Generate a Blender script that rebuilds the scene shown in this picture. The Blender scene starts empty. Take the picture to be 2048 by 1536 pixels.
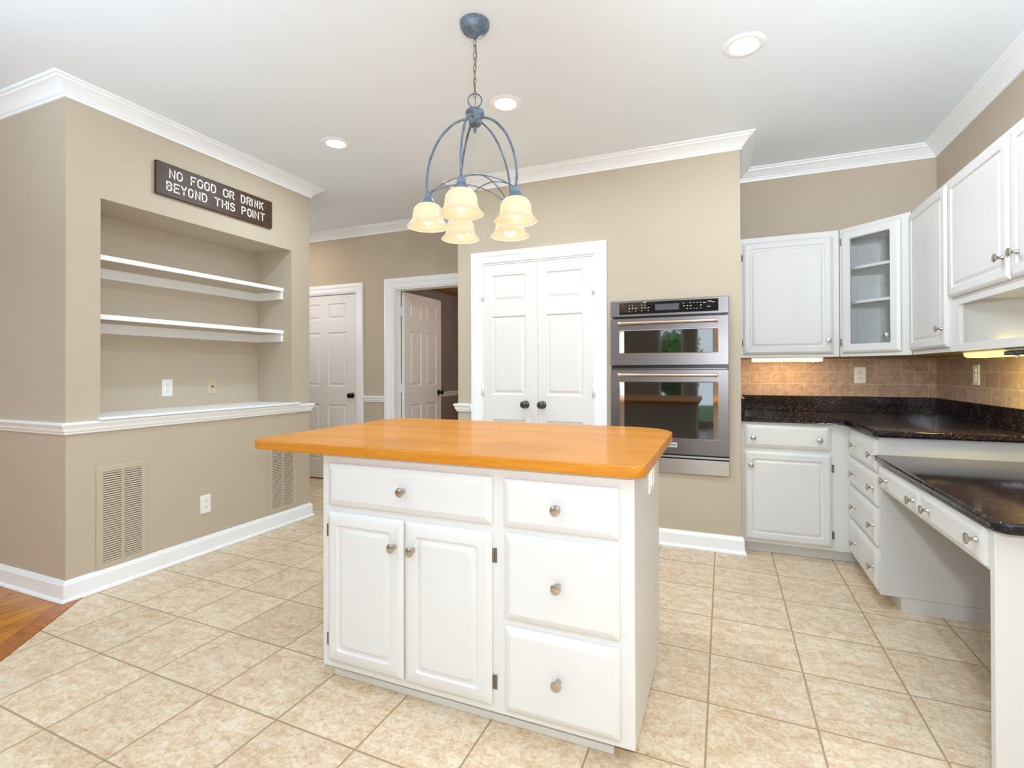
import bpy, bmesh, math, random
from mathutils import Vector, Matrix
random.seed(7)
PI = math.pi
C = bpy.context.scene.collection
S = bpy.context.scene

# ------------------------------------------------------------------ camera, world, lights, exposure
def look_matrix(yaw, pitch, roll):
    F = Vector((math.sin(yaw)*math.cos(pitch), math.cos(yaw)*math.cos(pitch), math.sin(pitch)))
    R = Vector((math.cos(yaw), -math.sin(yaw), 0)); U = R.cross(F)
    R2 = R*math.cos(roll) + U*math.sin(roll); U2 = U*math.cos(roll) - R*math.sin(roll)
    return Matrix(((R2.x, U2.x, -F.x), (R2.y, U2.y, -F.y), (R2.z, U2.z, -F.z))).to_4x4()
FPX = 1013.374
cam_d = bpy.data.cameras.new('camera'); cam = bpy.data.objects.new('camera', cam_d); C.objects.link(cam)
cam_d.sensor_width = 36.0; cam_d.sensor_fit = 'HORIZONTAL'; cam_d.lens = 36.0*FPX/2048
cam_d.shift_y = -(768-735.583)/2048
cam.matrix_world = Matrix.Translation((0, 0, 1.19)) @ look_matrix(-.395778634, .00487729258, -.00294167912)
cam_d.clip_start = .05; S.camera = cam

W = bpy.data.worlds.new('world'); S.world = W; W.use_nodes = True
bg = W.node_tree.nodes['Background']; bg.inputs['Color'].default_value = (.80, .90, 1, 1); bg.inputs['Strength'].default_value = 4.7
S.view_settings.view_transform = 'Standard'; S.view_settings.look = 'None'
S.view_settings.exposure = 0.13; S.view_settings.gamma = 1.0; S.view_settings.use_curve_mapping = False
try:
    S.cycles.use_denoising = True; S.cycles.denoiser = 'OPENIMAGEDENOISE'
    S.cycles.max_bounces = 10; S.cycles.diffuse_bounces = 6; S.cycles.glossy_bounces = 4
    S.cycles.transparent_max_bounces = 12; S.cycles.transmission_bounces = 6
    S.cycles.sample_clamp_indirect = 6.0; S.cycles.caustics_reflective = False; S.cycles.caustics_refractive = False
except Exception:
    pass

def light(name, kind, loc, power, color=(1, 1, 1), size=.1, size_y=None, direction=None, spread=None):
    d = bpy.data.lights.new(name, kind); d.energy = power; d.color = color
    if kind == 'AREA':
        d.size = size
        if size_y: d.shape = 'RECTANGLE'; d.size_y = size_y
        if spread: d.spread = spread
    else:
        d.shadow_soft_size = size
    o = bpy.data.objects.new(name, d); C.objects.link(o); o.location = loc
    if direction: o.rotation_euler = Vector(direction).to_track_quat('-Z', 'Y').to_euler()
    return o
# the photographer's flash beside the lens, unseen lamps added as soft fill, and daylight entering behind the camera
light('camera_flash', 'POINT', (.12, -.08, 1.40), 79, (.81, .90, 1), .05)
light('upward_fill', 'AREA', (-1.75, -.9, 1.75), 34, (.60, .80, 1), .4, .4, (-.35, .9, 1.15), spread=1.7)  # added fill lamp, aimed up and towards the niche wall
light('forward_fill', 'AREA', (.25, -.35, 1.75), 25, (.80, .88, 1), .3, .3, (.40, 1, .55), spread=1.4)  # out-of-view fill panel added to brighten the cabinet side
light('ceiling_fill', 'AREA', (.55, -.9, 1.7), 17, (.6, .8, 1), .4, .4, (-.45, .6, 1), spread=1.8)  # extra fill lamp added to lift the middle of the ceiling
light('hall_light', 'AREA', (-4.3, 3.75, 2.69), 5.6, (1, .82, .68), .2, None, (0, 0, -1))
light('passage_fill', 'AREA', (-4.5, 3.5, 1.9), 3.6, (.86, .92, 1), .5, .5, (.8, .5, -.2))  # unseen lamp added to brighten the passage, hidden behind the niche block

# ------------------------------------------------------------------ materials
def srgb(r, g, b):
    f = lambda c: (c/255)/12.92 if c <= 10 else (((c/255)+.055)/1.055)**2.4
    return (f(r), f(g), f(b), 1)
class NT:
    def __init__(s, name):
        s.m = bpy.data.materials.new(name); s.m.use_nodes = True; s.t = s.m.node_tree
        s.b = s.t.nodes['Principled BSDF']; s.out = s.t.nodes['Material Output']
    def n(s, typ, **kw):
        nd = s.t.nodes.new(typ)
        for k, v in kw.items():
            if k.startswith('i_'):
                key = k[2:]; key = int(key) if key.isdigit() else key.replace('_', ' ')
                s.put(nd.inputs[key], v)
            else: setattr(nd, k, v)
        return nd
    def put(s, sock, v):
        if isinstance(v, bpy.types.NodeSocket): s.t.links.new(v, sock)
        elif isinstance(v, bpy.types.Node): s.t.links.new(v.outputs[0], sock)
        else: sock.default_value = v
    def math(s, op, a, b=0.0, c=0.0):
        nd = s.t.nodes.new('ShaderNodeMath'); nd.operation = op
        s.put(nd.inputs[0], a); s.put(nd.inputs[1], b); s.put(nd.inputs[2], c); return nd.outputs[0]
    def mix(s, f, a, b, typ='MIX'):
        nd = s.t.nodes.new('ShaderNodeMix'); nd.data_type = 'RGBA'; nd.blend_type = typ
        s.put(nd.inputs[0], f); s.put(nd.inputs[6], a); s.put(nd.inputs[7], b); return nd.outputs[2]
    def coord(s): return s.n('ShaderNodeTexCoord').outputs['Object']
    def mapping(s, v, scale=(1, 1, 1), loc=(0, 0, 0), rot=(0, 0, 0)):
        return s.n('ShaderNodeMapping', i_0=v, i_Location=loc, i_Rotation=rot, i_Scale=scale).outputs[0]
    def noise(s, v, scale, detail=3, rough=.55, dist=0):
        return s.n('ShaderNodeTexNoise', i_Vector=v, i_Scale=scale, i_Detail=detail, i_Roughness=rough, i_Distortion=dist).outputs[0]
    def ramp(s, f, stops):
        nd = s.t.nodes.new('ShaderNodeValToRGB'); s.put(nd.inputs[0], f); e = nd.color_ramp.elements
        while len(e) < len(stops): e.new(.5)
        for k, (p, c) in enumerate(stops): e[k].position = p; e[k].color = c
        return nd.outputs[0]
    def bump(s, h, strength=.2, dist=.01):
        nd = s.n('ShaderNodeBump', i_Strength=strength, i_Distance=dist, i_Height=h); s.put(s.b.inputs['Normal'], nd.outputs[0])
    def set(s, **kw):
        for k, v in kw.items(): s.put(s.b.inputs[k.replace('_', ' ')], v)
        return s
def paint(name, col, rough=.5, var=.03, bump=0, bscale=300, **kw):
    t = NT(name); co = t.coord(); nz = t.noise(co, 1.7, 3)
    dark = tuple(c*(1-var) for c in col[:3]) + (1,)
    t.set(Base_Color=t.mix(nz, dark, col), Roughness=rough, **kw)
    if bump: t.bump(t.noise(co, bscale, 2), bump, .002)
    return t.m
M = {}
M['wall'] = paint('tan_wall_paint', srgb(195, 181, 160), .75, .03, .12, 260)
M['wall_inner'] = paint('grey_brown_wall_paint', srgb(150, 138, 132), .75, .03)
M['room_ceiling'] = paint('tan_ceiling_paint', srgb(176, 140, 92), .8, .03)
M['ceiling'] = paint('white_ceiling_paint', srgb(240, 248, 255), .85, .01)
M['trim'] = paint('white_trim_paint', srgb(249, 251, 253), .35, .01)
M['cab'] = paint('white_cabinet_paint', srgb(219, 217, 214), .33, .02, .05, 60)
M['door'] = paint('white_door_paint', srgb(236, 233, 229), .4, .02, .05, 90)
M['cab_in'] = paint('cabinet_interior_paint', srgb(252, 251, 248), .5, .0)
M['plate'] = paint('white_plastic', srgb(243, 242, 238), .3, 0)
M['slot'] = paint('dark_slot', srgb(60, 55, 50), .6, 0)
M['tanplate'] = paint('tan_plastic', srgb(205, 188, 160), .4, 0)
M['ventpaint'] = paint('tan_vent_enamel', srgb(197, 182, 159), .45, .01)
M['ventdark'] = paint('vent_duct_black', srgb(52, 44, 38), .9, 0)
M['nickel'] = paint('brushed_nickel', srgb(196, 188, 178), .28, .08, Metallic=1.0)
M['hinge'] = paint('aged_nickel', srgb(150, 140, 125), .35, .1, Metallic=1.0)
M['bronze'] = paint('oil_rubbed_bronze', srgb(42, 36, 34), .22, .1, Metallic=.6)
M['pewter'] = paint('antique_pewter', srgb(96, 92, 90), .3, .15, Metallic=.9)
M['verdigris'] = None
M['chain'] = paint('antique_brass_chain', srgb(150, 138, 112), .35, .1, Metallic=.9)
M['letter'] = paint('white_sign_paint', srgb(238, 234, 226), .6, .03)
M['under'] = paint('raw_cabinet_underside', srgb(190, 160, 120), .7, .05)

def m_verdigris():
    t = NT('verdigris_iron'); co = t.coord()
    t.set(Base_Color=t.ramp(t.noise(co, 38, 4, .6), [(.3, srgb(86, 92, 108)), (.55, srgb(112, 128, 142)), (.75, srgb(132, 158, 166))]), Roughness=.5, Metallic=.25); return t.m
M['verdigris'] = m_verdigris()

def m_tile():
    t = NT('travertine_floor_tile'); co = t.coord(); sp = t.n('ShaderNodeSeparateXYZ', i_0=co); x, y = sp.outputs[0], sp.outputs[1]
    u = t.math('DIVIDE', t.math('ADD', x, .0575), .339)
    v = t.math('DIVIDE', t.math('SUBTRACT', t.math('MULTIPLY_ADD', x, .019, y), 2.283), .3405)
    fu, fv = t.math('FRACT', u), t.math('FRACT', v)
    edge = lambda f: t.math('ABSOLUTE', t.math('SUBTRACT', f, .5))
    e = t.math('MAXIMUM', edge(fu), edge(fv))
    wob = t.math('MULTIPLY', t.math('SUBTRACT', t.noise(co, 45, 2), .5), .006)
    grout = t.math('SMOOTH_MAX', 0, 0) if False else t.n('ShaderNodeMapRange', i_0=t.math('ADD', e, wob), i_1=.4885, i_2=.4915).outputs[0]
    cell = t.n('ShaderNodeCombineXYZ', i_0=t.math('FLOOR', u), i_1=t.math('FLOOR', v))
    wn = t.n('ShaderNodeTexWhiteNoise', noise_dimensions='3D', i_0=cell.outputs[0])
    off = t.n('ShaderNodeVectorMath', operation='SCALE', i_0=wn.outputs['Color'], i_Scale=9.0)
    co2 = t.n('ShaderNodeVectorMath', operation='ADD', i_0=co, i_1=off.outputs[0]).outputs[0]
    st = t.mapping(co2, (1.0, 2.6, 1), rot=(0, 0, .35))
    big = t.noise(st, 5.5, 7, .66, 1.2); mid = t.noise(co2, 22, 7, .72, 1.0); fine = t.noise(co2, 90, 3, .6)
    c1 = t.ramp(big, [(.34, srgb(192, 156, 116)), (.46, srgb(214, 188, 150)), (.57, srgb(228, 211, 182)), (.70, srgb(240, 231, 213))])
    c2 = t.ramp(mid, [(.38, srgb(188, 138, 90)), (.47, srgb(214, 178, 134)), (.54, srgb(228, 208, 174)), (.66, srgb(242, 233, 216))])
    c = t.mix(.5, c1, c2); c = t.mix(.25, c, t.ramp(fine, [(.35, srgb(186, 156, 124)), (.6, srgb(240, 232, 215))]), 'MIX')
    tv = t.math('MULTIPLY_ADD', wn.outputs['Value'], .08, .95)
    c = t.mix(1.0, c, t.n('ShaderNodeCombineColor', i_0=tv, i_1=tv, i_2=tv).outputs[0], 'MULTIPLY')
    pit = t.math('LESS_THAN', t.noise(co2, 70, 2, .5), .30)
    c = t.mix(t.math('MULTIPLY', pit, .55), c, srgb(150, 110, 80))
    c = t.mix(grout, c, srgb(166, 144, 110))
    t.set(Base_Color=c, Roughness=t.math('MULTIPLY_ADD', grout, .3, .38))
    h = t.math('SUBTRACT', t.math('MULTIPLY', mid, .25), grout); t.bump(h, .25, .004); return t.m
M['tile'] = m_tile()

def m_oak():
    t = NT('oak_floor_boards'); co = t.mapping(t.coord(), rot=(0, 0, -math.radians(2)))
    sp = t.n('ShaderNodeSeparateXYZ', i_0=co); x, y = sp.outputs[0], sp.outputs[1]
    v = t.math('DIVIDE', x, .083); row = t.math('FLOOR', v)
    wn = t.n('ShaderNodeTexWhiteNoise', noise_dimensions='1D', i_W=row)
    sh = t.n('ShaderNodeCombineXYZ', i_0=t.math('MULTIPLY', wn.outputs['Value'], 3), i_1=t.math('MULTIPLY', wn.outputs['Value'], 17))
    co2 = t.n('ShaderNodeVectorMath', operation='ADD', i_0=co, i_1=sh.outputs[0]).outputs[0]
    g = t.noise(t.mapping(co2, (14, 1.6, 1)), 2.6, 6, .65, 2.2)
    c = t.ramp(g, [(.32, srgb(140, 80, 10)), (.47, srgb(186, 114, 18)), (.62, srgb(208, 138, 28)), (.75, srgb(220, 156, 52))])
    tv = t.math('MULTIPLY_ADD', wn.outputs['Value'], .3, .78)
    c = t.mix(1.0, c, t.n('ShaderNodeCombineColor', i_0=tv, i_1=tv, i_2=tv).outputs[0], 'MULTIPLY')
    gap = t.math('GREATER_THAN', t.math('ABSOLUTE', t.math('SUBTRACT', t.math('FRACT', v), .5)), .488)
    c = t.mix(gap, c, srgb(60, 28, 8)); t.set(Base_Color=c, Roughness=.25); t.bump(g, .06, .002); return t.m
M['oak'] = m_oak()
def m_oakstrip():
    t = NT('oak_transition_board'); g = t.noise(t.mapping(t.coord(), (3, 40, 3)), 2, 5, .6, 1.5)
    t.set(Base_Color=t.ramp(g, [(.3, srgb(128, 70, 24)), (.6, srgb(182, 110, 48)), (.8, srgb(200, 132, 66))]), Roughness=.3); return t.m
M['oakstrip'] = m_oakstrip()

def m_butcher():
    t = NT('varnished_maple_top'); co = t.coord()
    sp = t.n('ShaderNodeSeparateXYZ', i_0=co); y = sp.outputs[1]
    row = t.math('FLOOR', t.math('DIVIDE', y, .115)); wn = t.n('ShaderNodeTexWhiteNoise', noise_dimensions='1D', i_W=row)
    sh = t.n('ShaderNodeCombineXYZ', i_0=t.math('MULTIPLY', wn.outputs['Value'], 5), i_1=t.math('MULTIPLY', wn.outputs['Value'], 3))
    co2 = t.n('ShaderNodeVectorMath', operation='ADD', i_0=co, i_1=sh.outputs[0]).outputs[0]
    g = t.noise(t.mapping(co2, (1.0, 9, 9)), 2.4, 6, .6, 1.6); f = t.noise(t.mapping(co2, (4, 80, 80)), 3, 3, .5, .4)
    c = t.ramp(g, [(.25, srgb(186, 110, 22)), (.45, srgb(203, 128, 32)), (.6, srgb(210, 137, 38)), (.8, srgb(220, 154, 60))])
    c = t.mix(.22, c, t.ramp(f, [(.35, srgb(180, 104, 22)), (.65, srgb(218, 150, 56))]))
    tv = t.math('MULTIPLY_ADD', wn.outputs['Value'], .10, .93)
    c = t.mix(1.0, c, t.n('ShaderNodeCombineColor', i_0=tv, i_1=tv, i_2=tv).outputs[0], 'MULTIPLY')
    t.set(Base_Color=c, Roughness=.5, Specular_IOR_Level=.25, Coat_Weight=.25, Coat_Roughness=.10); return t.m
M['butcher'] = m_butcher()

def m_granite():
    t = NT('tan_brown_granite'); co = t.coord()
    v = t.n('ShaderNodeTexVoronoi', i_Vector=co, i_Scale=210.0, i_Randomness=1.0)
    vc = t.n('ShaderNodeSeparateColor', i_0=v.outputs['Color']).outputs[0]; cl = t.noise(co, 14, 3, .6)
    n2 = t.noise(co, 85, 4, .7)
    f = t.math('ADD', t.math('MULTIPLY_ADD', vc, .50, t.math('MULTIPLY', n2, .5)), t.math('MULTIPLY', t.math('SUBTRACT', cl, .5), .35))
    c = t.ramp(f, [(.34, srgb(15, 15, 21)), (.58, srgb(28, 26, 32)), (.67, srgb(46, 36, 37)), (.74, srgb(92, 62, 50)), (.82, srgb(116, 110, 118))])
    t.set(Base_Color=c, Roughness=.09, Specular_IOR_Level=.38); return t.m
M['granite'] = m_granite()

def m_splash(axis, x0):
    t = NT('tumbled_stone_backsplash'); co = t.coord(); sp = t.n('ShaderNodeSeparateXYZ', i_0=co)
    a = t.math('SUBTRACT', sp.outputs[axis], x0); z = t.math('SUBTRACT', sp.outputs[2], .998)
    cv = t.n('ShaderNodeCombineXYZ', i_0=a, i_1=z)
    br = t.n('ShaderNodeTexBrick', i_Vector=cv.outputs[0], offset=.5, i_Scale=1.0, i_Mortar_Size=.0022, i_Mortar_Smooth=.3, i_Bias=0.0,
             i_Brick_Width=.146, i_Row_Height=.087, i_Color1=srgb(190, 170, 158), i_Color2=srgb(170, 148, 138), i_Mortar=srgb(214, 200, 182))
    n = t.noise(co, 26, 6, .7, .8); n2 = t.noise(co, 120, 3, .6)
    k = t.ramp(n, [(.32, srgb(160, 120, 98)), (.5, srgb(204, 172, 150)), (.68, srgb(236, 216, 202))])
    c = t.mix(.5, br.outputs[0], k, 'MULTIPLY'); c = t.mix(.3, c, k); c = t.mix(br.outputs[1], c, srgb(206, 190, 170))
    t.set(Base_Color=c, Roughness=.42); t.bump(t.math('SUBTRACT', t.math('MULTIPLY', n2, .3), br.outputs[1]), .3, .003); return t.m
M['splash_x'] = m_splash(0, .179); M['splash_y'] = m_splash(1, .05)

def m_steel(name, col, rough):
    t = NT(name); co = t.coord(); n = t.noise(t.mapping(co, (2, 2, 260)), 3, 2, .5)
    t.set(Base_Color=col, Metallic=1.0, Roughness=t.math('MULTIPLY_ADD', n, .10, rough)); return t.m
M['steel'] = m_steel('oven_stainless', srgb(130, 124, 124), .27)
M['steel_light'] = m_steel('oven_trim_stainless', srgb(196, 192, 188), .30)
M['handle'] = m_steel('oven_handle_metal', srgb(222, 200, 182), .22)
M['chrome'] = paint('polished_window_frame', srgb(225, 215, 205), .08, 0, Metallic=1.0)
M['blackgap'] = paint('black_enamel', srgb(18, 18, 20), .3, 0)
M['ovenglass'] = paint('black_oven_glass', srgb(12, 13, 12), .03, 0, Specular_IOR_Level=.9, IOR=1.7)
M['panelglass'] = paint('black_control_glass', srgb(20, 20, 22), .05, 0, Specular_IOR_Level=.6)
M['display'] = paint('grey_display', srgb(92, 90, 96), .15, 0)
M['legend'] = paint('panel_legend_grey', srgb(200, 200, 200), .5, 0)
M['badge'] = paint('badge_plate', srgb(215, 212, 208), .3, 0)
M['ink'] = paint('black_ink', srgb(30, 30, 32), .5, 0)

def m_sign():
    t = NT('stained_sign_board'); g = t.noise(t.mapping(t.coord(), (4, 4, 30)), 2.5, 6, .65, 1.5); b = t.noise(t.coord(), 7, 4)
    c = t.ramp(g, [(.3, srgb(44, 28, 16)), (.5, srgb(74, 46, 26)), (.7, srgb(112, 70, 26))])
    t.set(Base_Color=t.mix(t.math('MULTIPLY', b, .8), c, srgb(58, 40, 32)), Roughness=.5); t.bump(g, .2, .003); return t.m
M['sign'] = m_sign()
def m_glass():
    t = NT('clear_pane'); fr = t.n('ShaderNodeFresnel', i_IOR=1.45)
    gl = t.n('ShaderNodeBsdfGlossy', i_Roughness=.02); tr = t.n('ShaderNodeBsdfTransparent', i_Color=(.97, .98, .98, 1))
    mx = t.n('ShaderNodeMixShader', i_0=fr.outputs[0], i_1=tr.outputs[0], i_2=gl.outputs[0]); t.put(t.out.inputs[0], mx.outputs[0]); return t.m
M['glass'] = m_glass()
def m_shade():
    t = NT('amber_alabaster_glass'); co = t.coord()
    sw = t.noise(t.mapping(co, (1, 1, 2.5)), 14, 4, .6, 1.2)
    col = t.ramp(sw, [(.3, srgb(232, 204, 174)), (.6, srgb(238, 214, 190)), (.8, srgb(242, 222, 202))])
    d = t.n('ShaderNodeBsdfDiffuse', i_Color=col); tl = t.n('ShaderNodeBsdfTranslucent', i_Color=col)
    mx = t.n('ShaderNodeMixShader', i_0=.6, i_1=d.outputs[0], i_2=tl.outputs[0])
    gl = t.n('ShaderNodeBsdfGlossy', i_Roughness=.25); m2 = t.n('ShaderNodeMixShader', i_0=.06, i_1=mx.outputs[0], i_2=gl.outputs[0])
    em = t.n('ShaderNodeEmission', i_Color=srgb(255, 232, 206), i_Strength=.26)
    ad = t.n('ShaderNodeAddShader', i_0=m2.outputs[0], i_1=em.outputs[0]); t.put(t.out.inputs[0], ad.outputs[0]); return t.m
M['shade'] = m_shade()
def emit(name, col, st):
    t = NT(name); e = t.n('ShaderNodeEmission', i_Color=col, i_Strength=st); t.put(t.out.inputs[0], e.outputs[0]); return t.m
M['bulb'] = emit('lit_bulb', srgb(255, 246, 232), 3.4)
M['can'] = emit('lit_can_lens', srgb(255, 252, 246), 6)
M['tube_warm'] = emit('lit_warm_diffuser', srgb(255, 232, 170), 3.0)
M['tube_yellow'] = emit('lit_yellow_diffuser', srgb(238, 238, 132), 2.0)
def m_leaf():
    t = NT('garden_foliage'); n = t.noise(t.coord(), 14, 5, .7)
    t.set(Base_Color=t.ramp(n, [(.35, srgb(22, 40, 18)), (.5, srgb(70, 112, 48)), (.68, srgb(160, 196, 92))]), Roughness=.6); return t.m
M['leaf'] = m_leaf(); M['lawn'] = paint('lawn_green', srgb(86, 110, 58), .9, .3)
M['bark'] = paint('shrub_bark', srgb(90, 70, 52), .9, .2)

# ------------------------------------------------------------------ mesh helpers
def box(bm, x0, x1, y0, y1, z0, z1, bev=0, seg=2):
    x0, x1 = sorted((x0, x1)); y0, y1 = sorted((y0, y1)); z0, z1 = sorted((z0, z1))
    v = [bm.verts.new((x, y, z)) for x in (x0, x1) for y in (y0, y1) for z in (z0, z1)]
    fs = [bm.faces.new([v[i] for i in q]) for q in ((0, 1, 3, 2), (4, 6, 7, 5), (0, 4, 5, 1), (2, 3, 7, 6), (0, 2, 6, 4), (1, 5, 7, 3))]
    if bev:
        es = list({e for f in fs for e in f.edges})
        bmesh.ops.bevel(bm, geom=es, offset=bev, segments=seg, profile=.5, affect='EDGES', clamp_overlap=True)
    return bm
def prism(bm, pts, z0, z1, bev=0, seg=3):
    a = [bm.verts.new((p[0], p[1], z0)) for p in pts]; b = [bm.verts.new((p[0], p[1], z1)) for p in pts]
    fa = bm.faces.new(a[::-1]); fb = bm.faces.new(b); n = len(pts)
    for i in range(n): bm.faces.new((a[i], a[(i+1) % n], b[(i+1) % n], b[i]))
    if bev:
        es = list(fb.edges) + list(fa.edges)
        bmesh.ops.bevel(bm, geom=es, offset=bev, segments=seg, profile=.5, affect='EDGES', clamp_overlap=True)
    return bm
def lathe(bm, prof, segs=24, mat=Matrix.Identity(4), cap=True):
    rings = []
    for r, z in prof:
        if r < 1e-6: rings.append([bm.verts.new(mat @ Vector((0, 0, z)))])
        else: rings.append([bm.verts.new(mat @ Vector((r*math.cos(2*PI*k/segs), r*math.sin(2*PI*k/segs), z))) for k in range(segs)])
    for A, B in zip(rings, rings[1:]):
        for k in range(segs):
            k2 = (k+1) % segs
            if len(A) == 1 and len(B) == 1: continue
            if len(A) == 1: bm.faces.new((A[0], B[k2], B[k]))
            elif len(B) == 1: bm.faces.new((A[k], A[k2], B[0]))
            else: bm.faces.new((A[k], A[k2], B[k2], B[k]))
    if cap:
        if len(rings[0]) > 1: bm.faces.new(rings[0][::-1])
        if len(rings[-1]) > 1: bm.faces.new(rings[-1])
    return bm
def tube(bm, pts, r, segs=10, closed=False):
    pts = [Vector(p) for p in pts]; n = len(pts); rings = []; up = None
    for i, p in enumerate(pts):
        if closed: d = (pts[(i+1) % n]-pts[i-1]).normalized()
        else: d = (pts[min(i+1, n-1)]-pts[max(i-1, 0)]).normalized()
        if up is None:
            up = Vector((0, 0, 1)) if abs(d.z) < .9 else Vector((1, 0, 0))
        a = (up - d*up.dot(d)).normalized(); up = a; b = d.cross(a)
        rr = r[i] if isinstance(r, (list, tuple)) else r
        rings.append([bm.verts.new(p + (a*math.cos(2*PI*k/segs) + b*math.sin(2*PI*k/segs))*rr) for k in range(segs)])
    m = n if closed else n-1
    for i in range(m):
        A, B = rings[i], rings[(i+1) % n]
        for k in range(segs): bm.faces.new((A[k], A[(k+1) % segs], B[(k+1) % segs], B[k]))
    if not closed: bm.faces.new(rings[0][::-1]); bm.faces.new(rings[-1])
    return bm
def smooth_curve(pts, n=8):
    pts = [Vector(p) for p in pts]; out = []
    P = [pts[0]*2-pts[1]] + pts + [pts[-1]*2-pts[-2]]
    for i in range(1, len(P)-2):
        for k in range(n):
            t = k/n; a, b, c, d = P[i-1], P[i], P[i+1], P[i+2]
            out.append(.5*((2*b)+(c-a)*t+(2*a-5*b+4*c-d)*t*t+(-a+3*b-3*c+d)*t**3))
    out.append(pts[-1]); return out
def rring(x0, x1, z0, z1, r, y, n=4):
    out = []; r = max(r, 1e-4)
    for cx, cz, a0 in ((x1-r, z1-r, 0), (x0+r, z1-r, 90), (x0+r, z0+r, 180), (x1-r, z0+r, 270)):
        for k in range(n+1):
            a = math.radians(a0 + 90*k/n); out.append((cx+r*math.cos(a), y, cz+r*math.sin(a)))
    return out
def loft(bm, rings, cap_last=True, cap_first=True):
    V = [[bm.verts.new(p) for p in R] for R in rings]; n = len(V[0])
    for A, B in zip(V, V[1:]):
        for k in range(n): bm.faces.new((A[k], A[(k+1) % n], B[(k+1) % n], B[k]))
    if cap_last: bm.faces.new(V[-1])
    if cap_first: bm.faces.new(V[0][::-1])
    return bm
def framed(bm, x0, x1, z0, z1, prof, y=0, cap_last=True, cap_first=True):
    """prof: (inset, out, corner radius); out is towards -y"""
    return loft(bm, [rring(x0+i, x1-i, z0+i, z1-i, r, y-o) for i, o, r in prof], cap_last, cap_first)
DRAWER = [(0, 0, .003), (0, .008, .003), (.003, .011, .004), (.020, .018, .004), (.024, .019, .003)]
DOOR = [(0, 0, .004), (0, .009, .004), (.003, .012, .005), (.016, .019, .006), (.046, .019, .012), (.050, .013, .014), (.056, .012, .016), (.060, .013, .018), (.068, .018, .02), (.072, .0185, .02)]
GLASSDOOR = [(0, 0, .004), (0, .009, .004), (.003, .012, .005), (.016, .019, .006), (.052, .019, .008), (.057, .012, .008), (.057, 0, .006)]

def mesh(name, bm, mat, parent=None, loc=(0, 0, 0), rotz=0, smooth=False, link=True):
    bmesh.ops.recalc_face_normals(bm, faces=bm.faces[:])
    me = bpy.data.meshes.new(name); bm.to_mesh(me); bm.free()
    for m in (mat if isinstance(mat, (list, tuple)) else [mat]): me.materials.append(M[m] if isinstance(m, str) else m)
    if smooth:
        me.set_sharp_from_angle(angle=math.radians(smooth if smooth is not True else 35))
        for p in me.polygons: p.use_smooth = p.area < .008 and len(p.vertices) < 5
    o = bpy.data.objects.new(name, me); C.objects.link(o); o.parent = parent
    o.location = loc; o.rotation_euler = (0, 0, rotz); return o
def tag(o, label=None, cat=None, group=None, kind=None):
    if label: o['label'] = label
    if cat: o['category'] = cat
    if group: o['group'] = group
    if kind: o['kind'] = kind
    return o
def thing(name, label, cat, loc=(0, 0, 0), rotz=0, group=None):
    o = bpy.data.objects.new(name, None); C.objects.link(o); o.location = loc; o.rotation_euler = (0, 0, rotz)
    o.empty_display_size = .05; return tag(o, label, cat, group)
def struct(name, bm, mat, parent=None, smooth=False, loc=(0, 0, 0), rotz=0):
    o = mesh(name, bm, mat, parent, loc, rotz, smooth)
    if parent is None: o['kind'] = 'structure'
    return o
def NB(): return bmesh.new()
def dup(o, parent=None, loc=None, rotz=None, **t):
    c = o.copy(); C.objects.link(c); c.parent = parent
    if loc is not None: c.location = loc
    if rotz is not None: c.rotation_euler = (0, 0, rotz)
    for ch in list(o.children): dup(ch, c)
    if t: tag(c, **t)
    return c

# wall slab with rectangular holes; axis 'x': runs along x at y=pos; axis 'y': runs along y at x=pos. thick extends away in +sgn
def wall(name, axis, pos, thick, a0, a1, z0, z1, holes=(), mat='wall'):
    bm = NB(); As = sorted({a0, a1, *[h[0] for h in holes], *[h[1] for h in holes]}); Zs = sorted({z0, z1, *[h[2] for h in holes], *[h[3] for h in holes]})
    solid = lambda i, j: 0 <= i < len(As)-1 and 0 <= j < len(Zs)-1 and not any(h[0] <= (As[i]+As[i+1])/2 <= h[1] and h[2] <= (Zs[j]+Zs[j+1])/2 <= h[3] for h in holes)
    cache = {}
    def V(a, d, z):
        k = (a, d, z)
        if k not in cache: cache[k] = bm.verts.new((a, pos+d, z) if axis == 'x' else (pos+d, a, z))
        return cache[k]
    for i in range(len(As)-1):
        for j in range(len(Zs)-1):
            if not solid(i, j): continue
            p, q, r, s = As[i], As[i+1], Zs[j], Zs[j+1]
            for d in (0, thick): bm.faces.new((V(p, d, r), V(q, d, r), V(q, d, s), V(p, d, s)))
            if not solid(i-1, j): bm.faces.new((V(p, 0, r), V(p, thick, r), V(p, thick, s), V(p, 0, s)))
            if not solid(i+1, j): bm.faces.new((V(q, 0, r), V(q, thick, r), V(q, thick, s), V(q, 0, s)))
            if not solid(i, j-1): bm.faces.new((V(p, 0, r), V(p, thick, r), V(q, thick, r), V(q, 0, r)))
            if not solid(i, j+1): bm.faces.new((V(p, 0, s), V(p, thick, s), V(q, thick, s), V(q, 0, s)))
    return struct(name, bm, mat)
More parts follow.
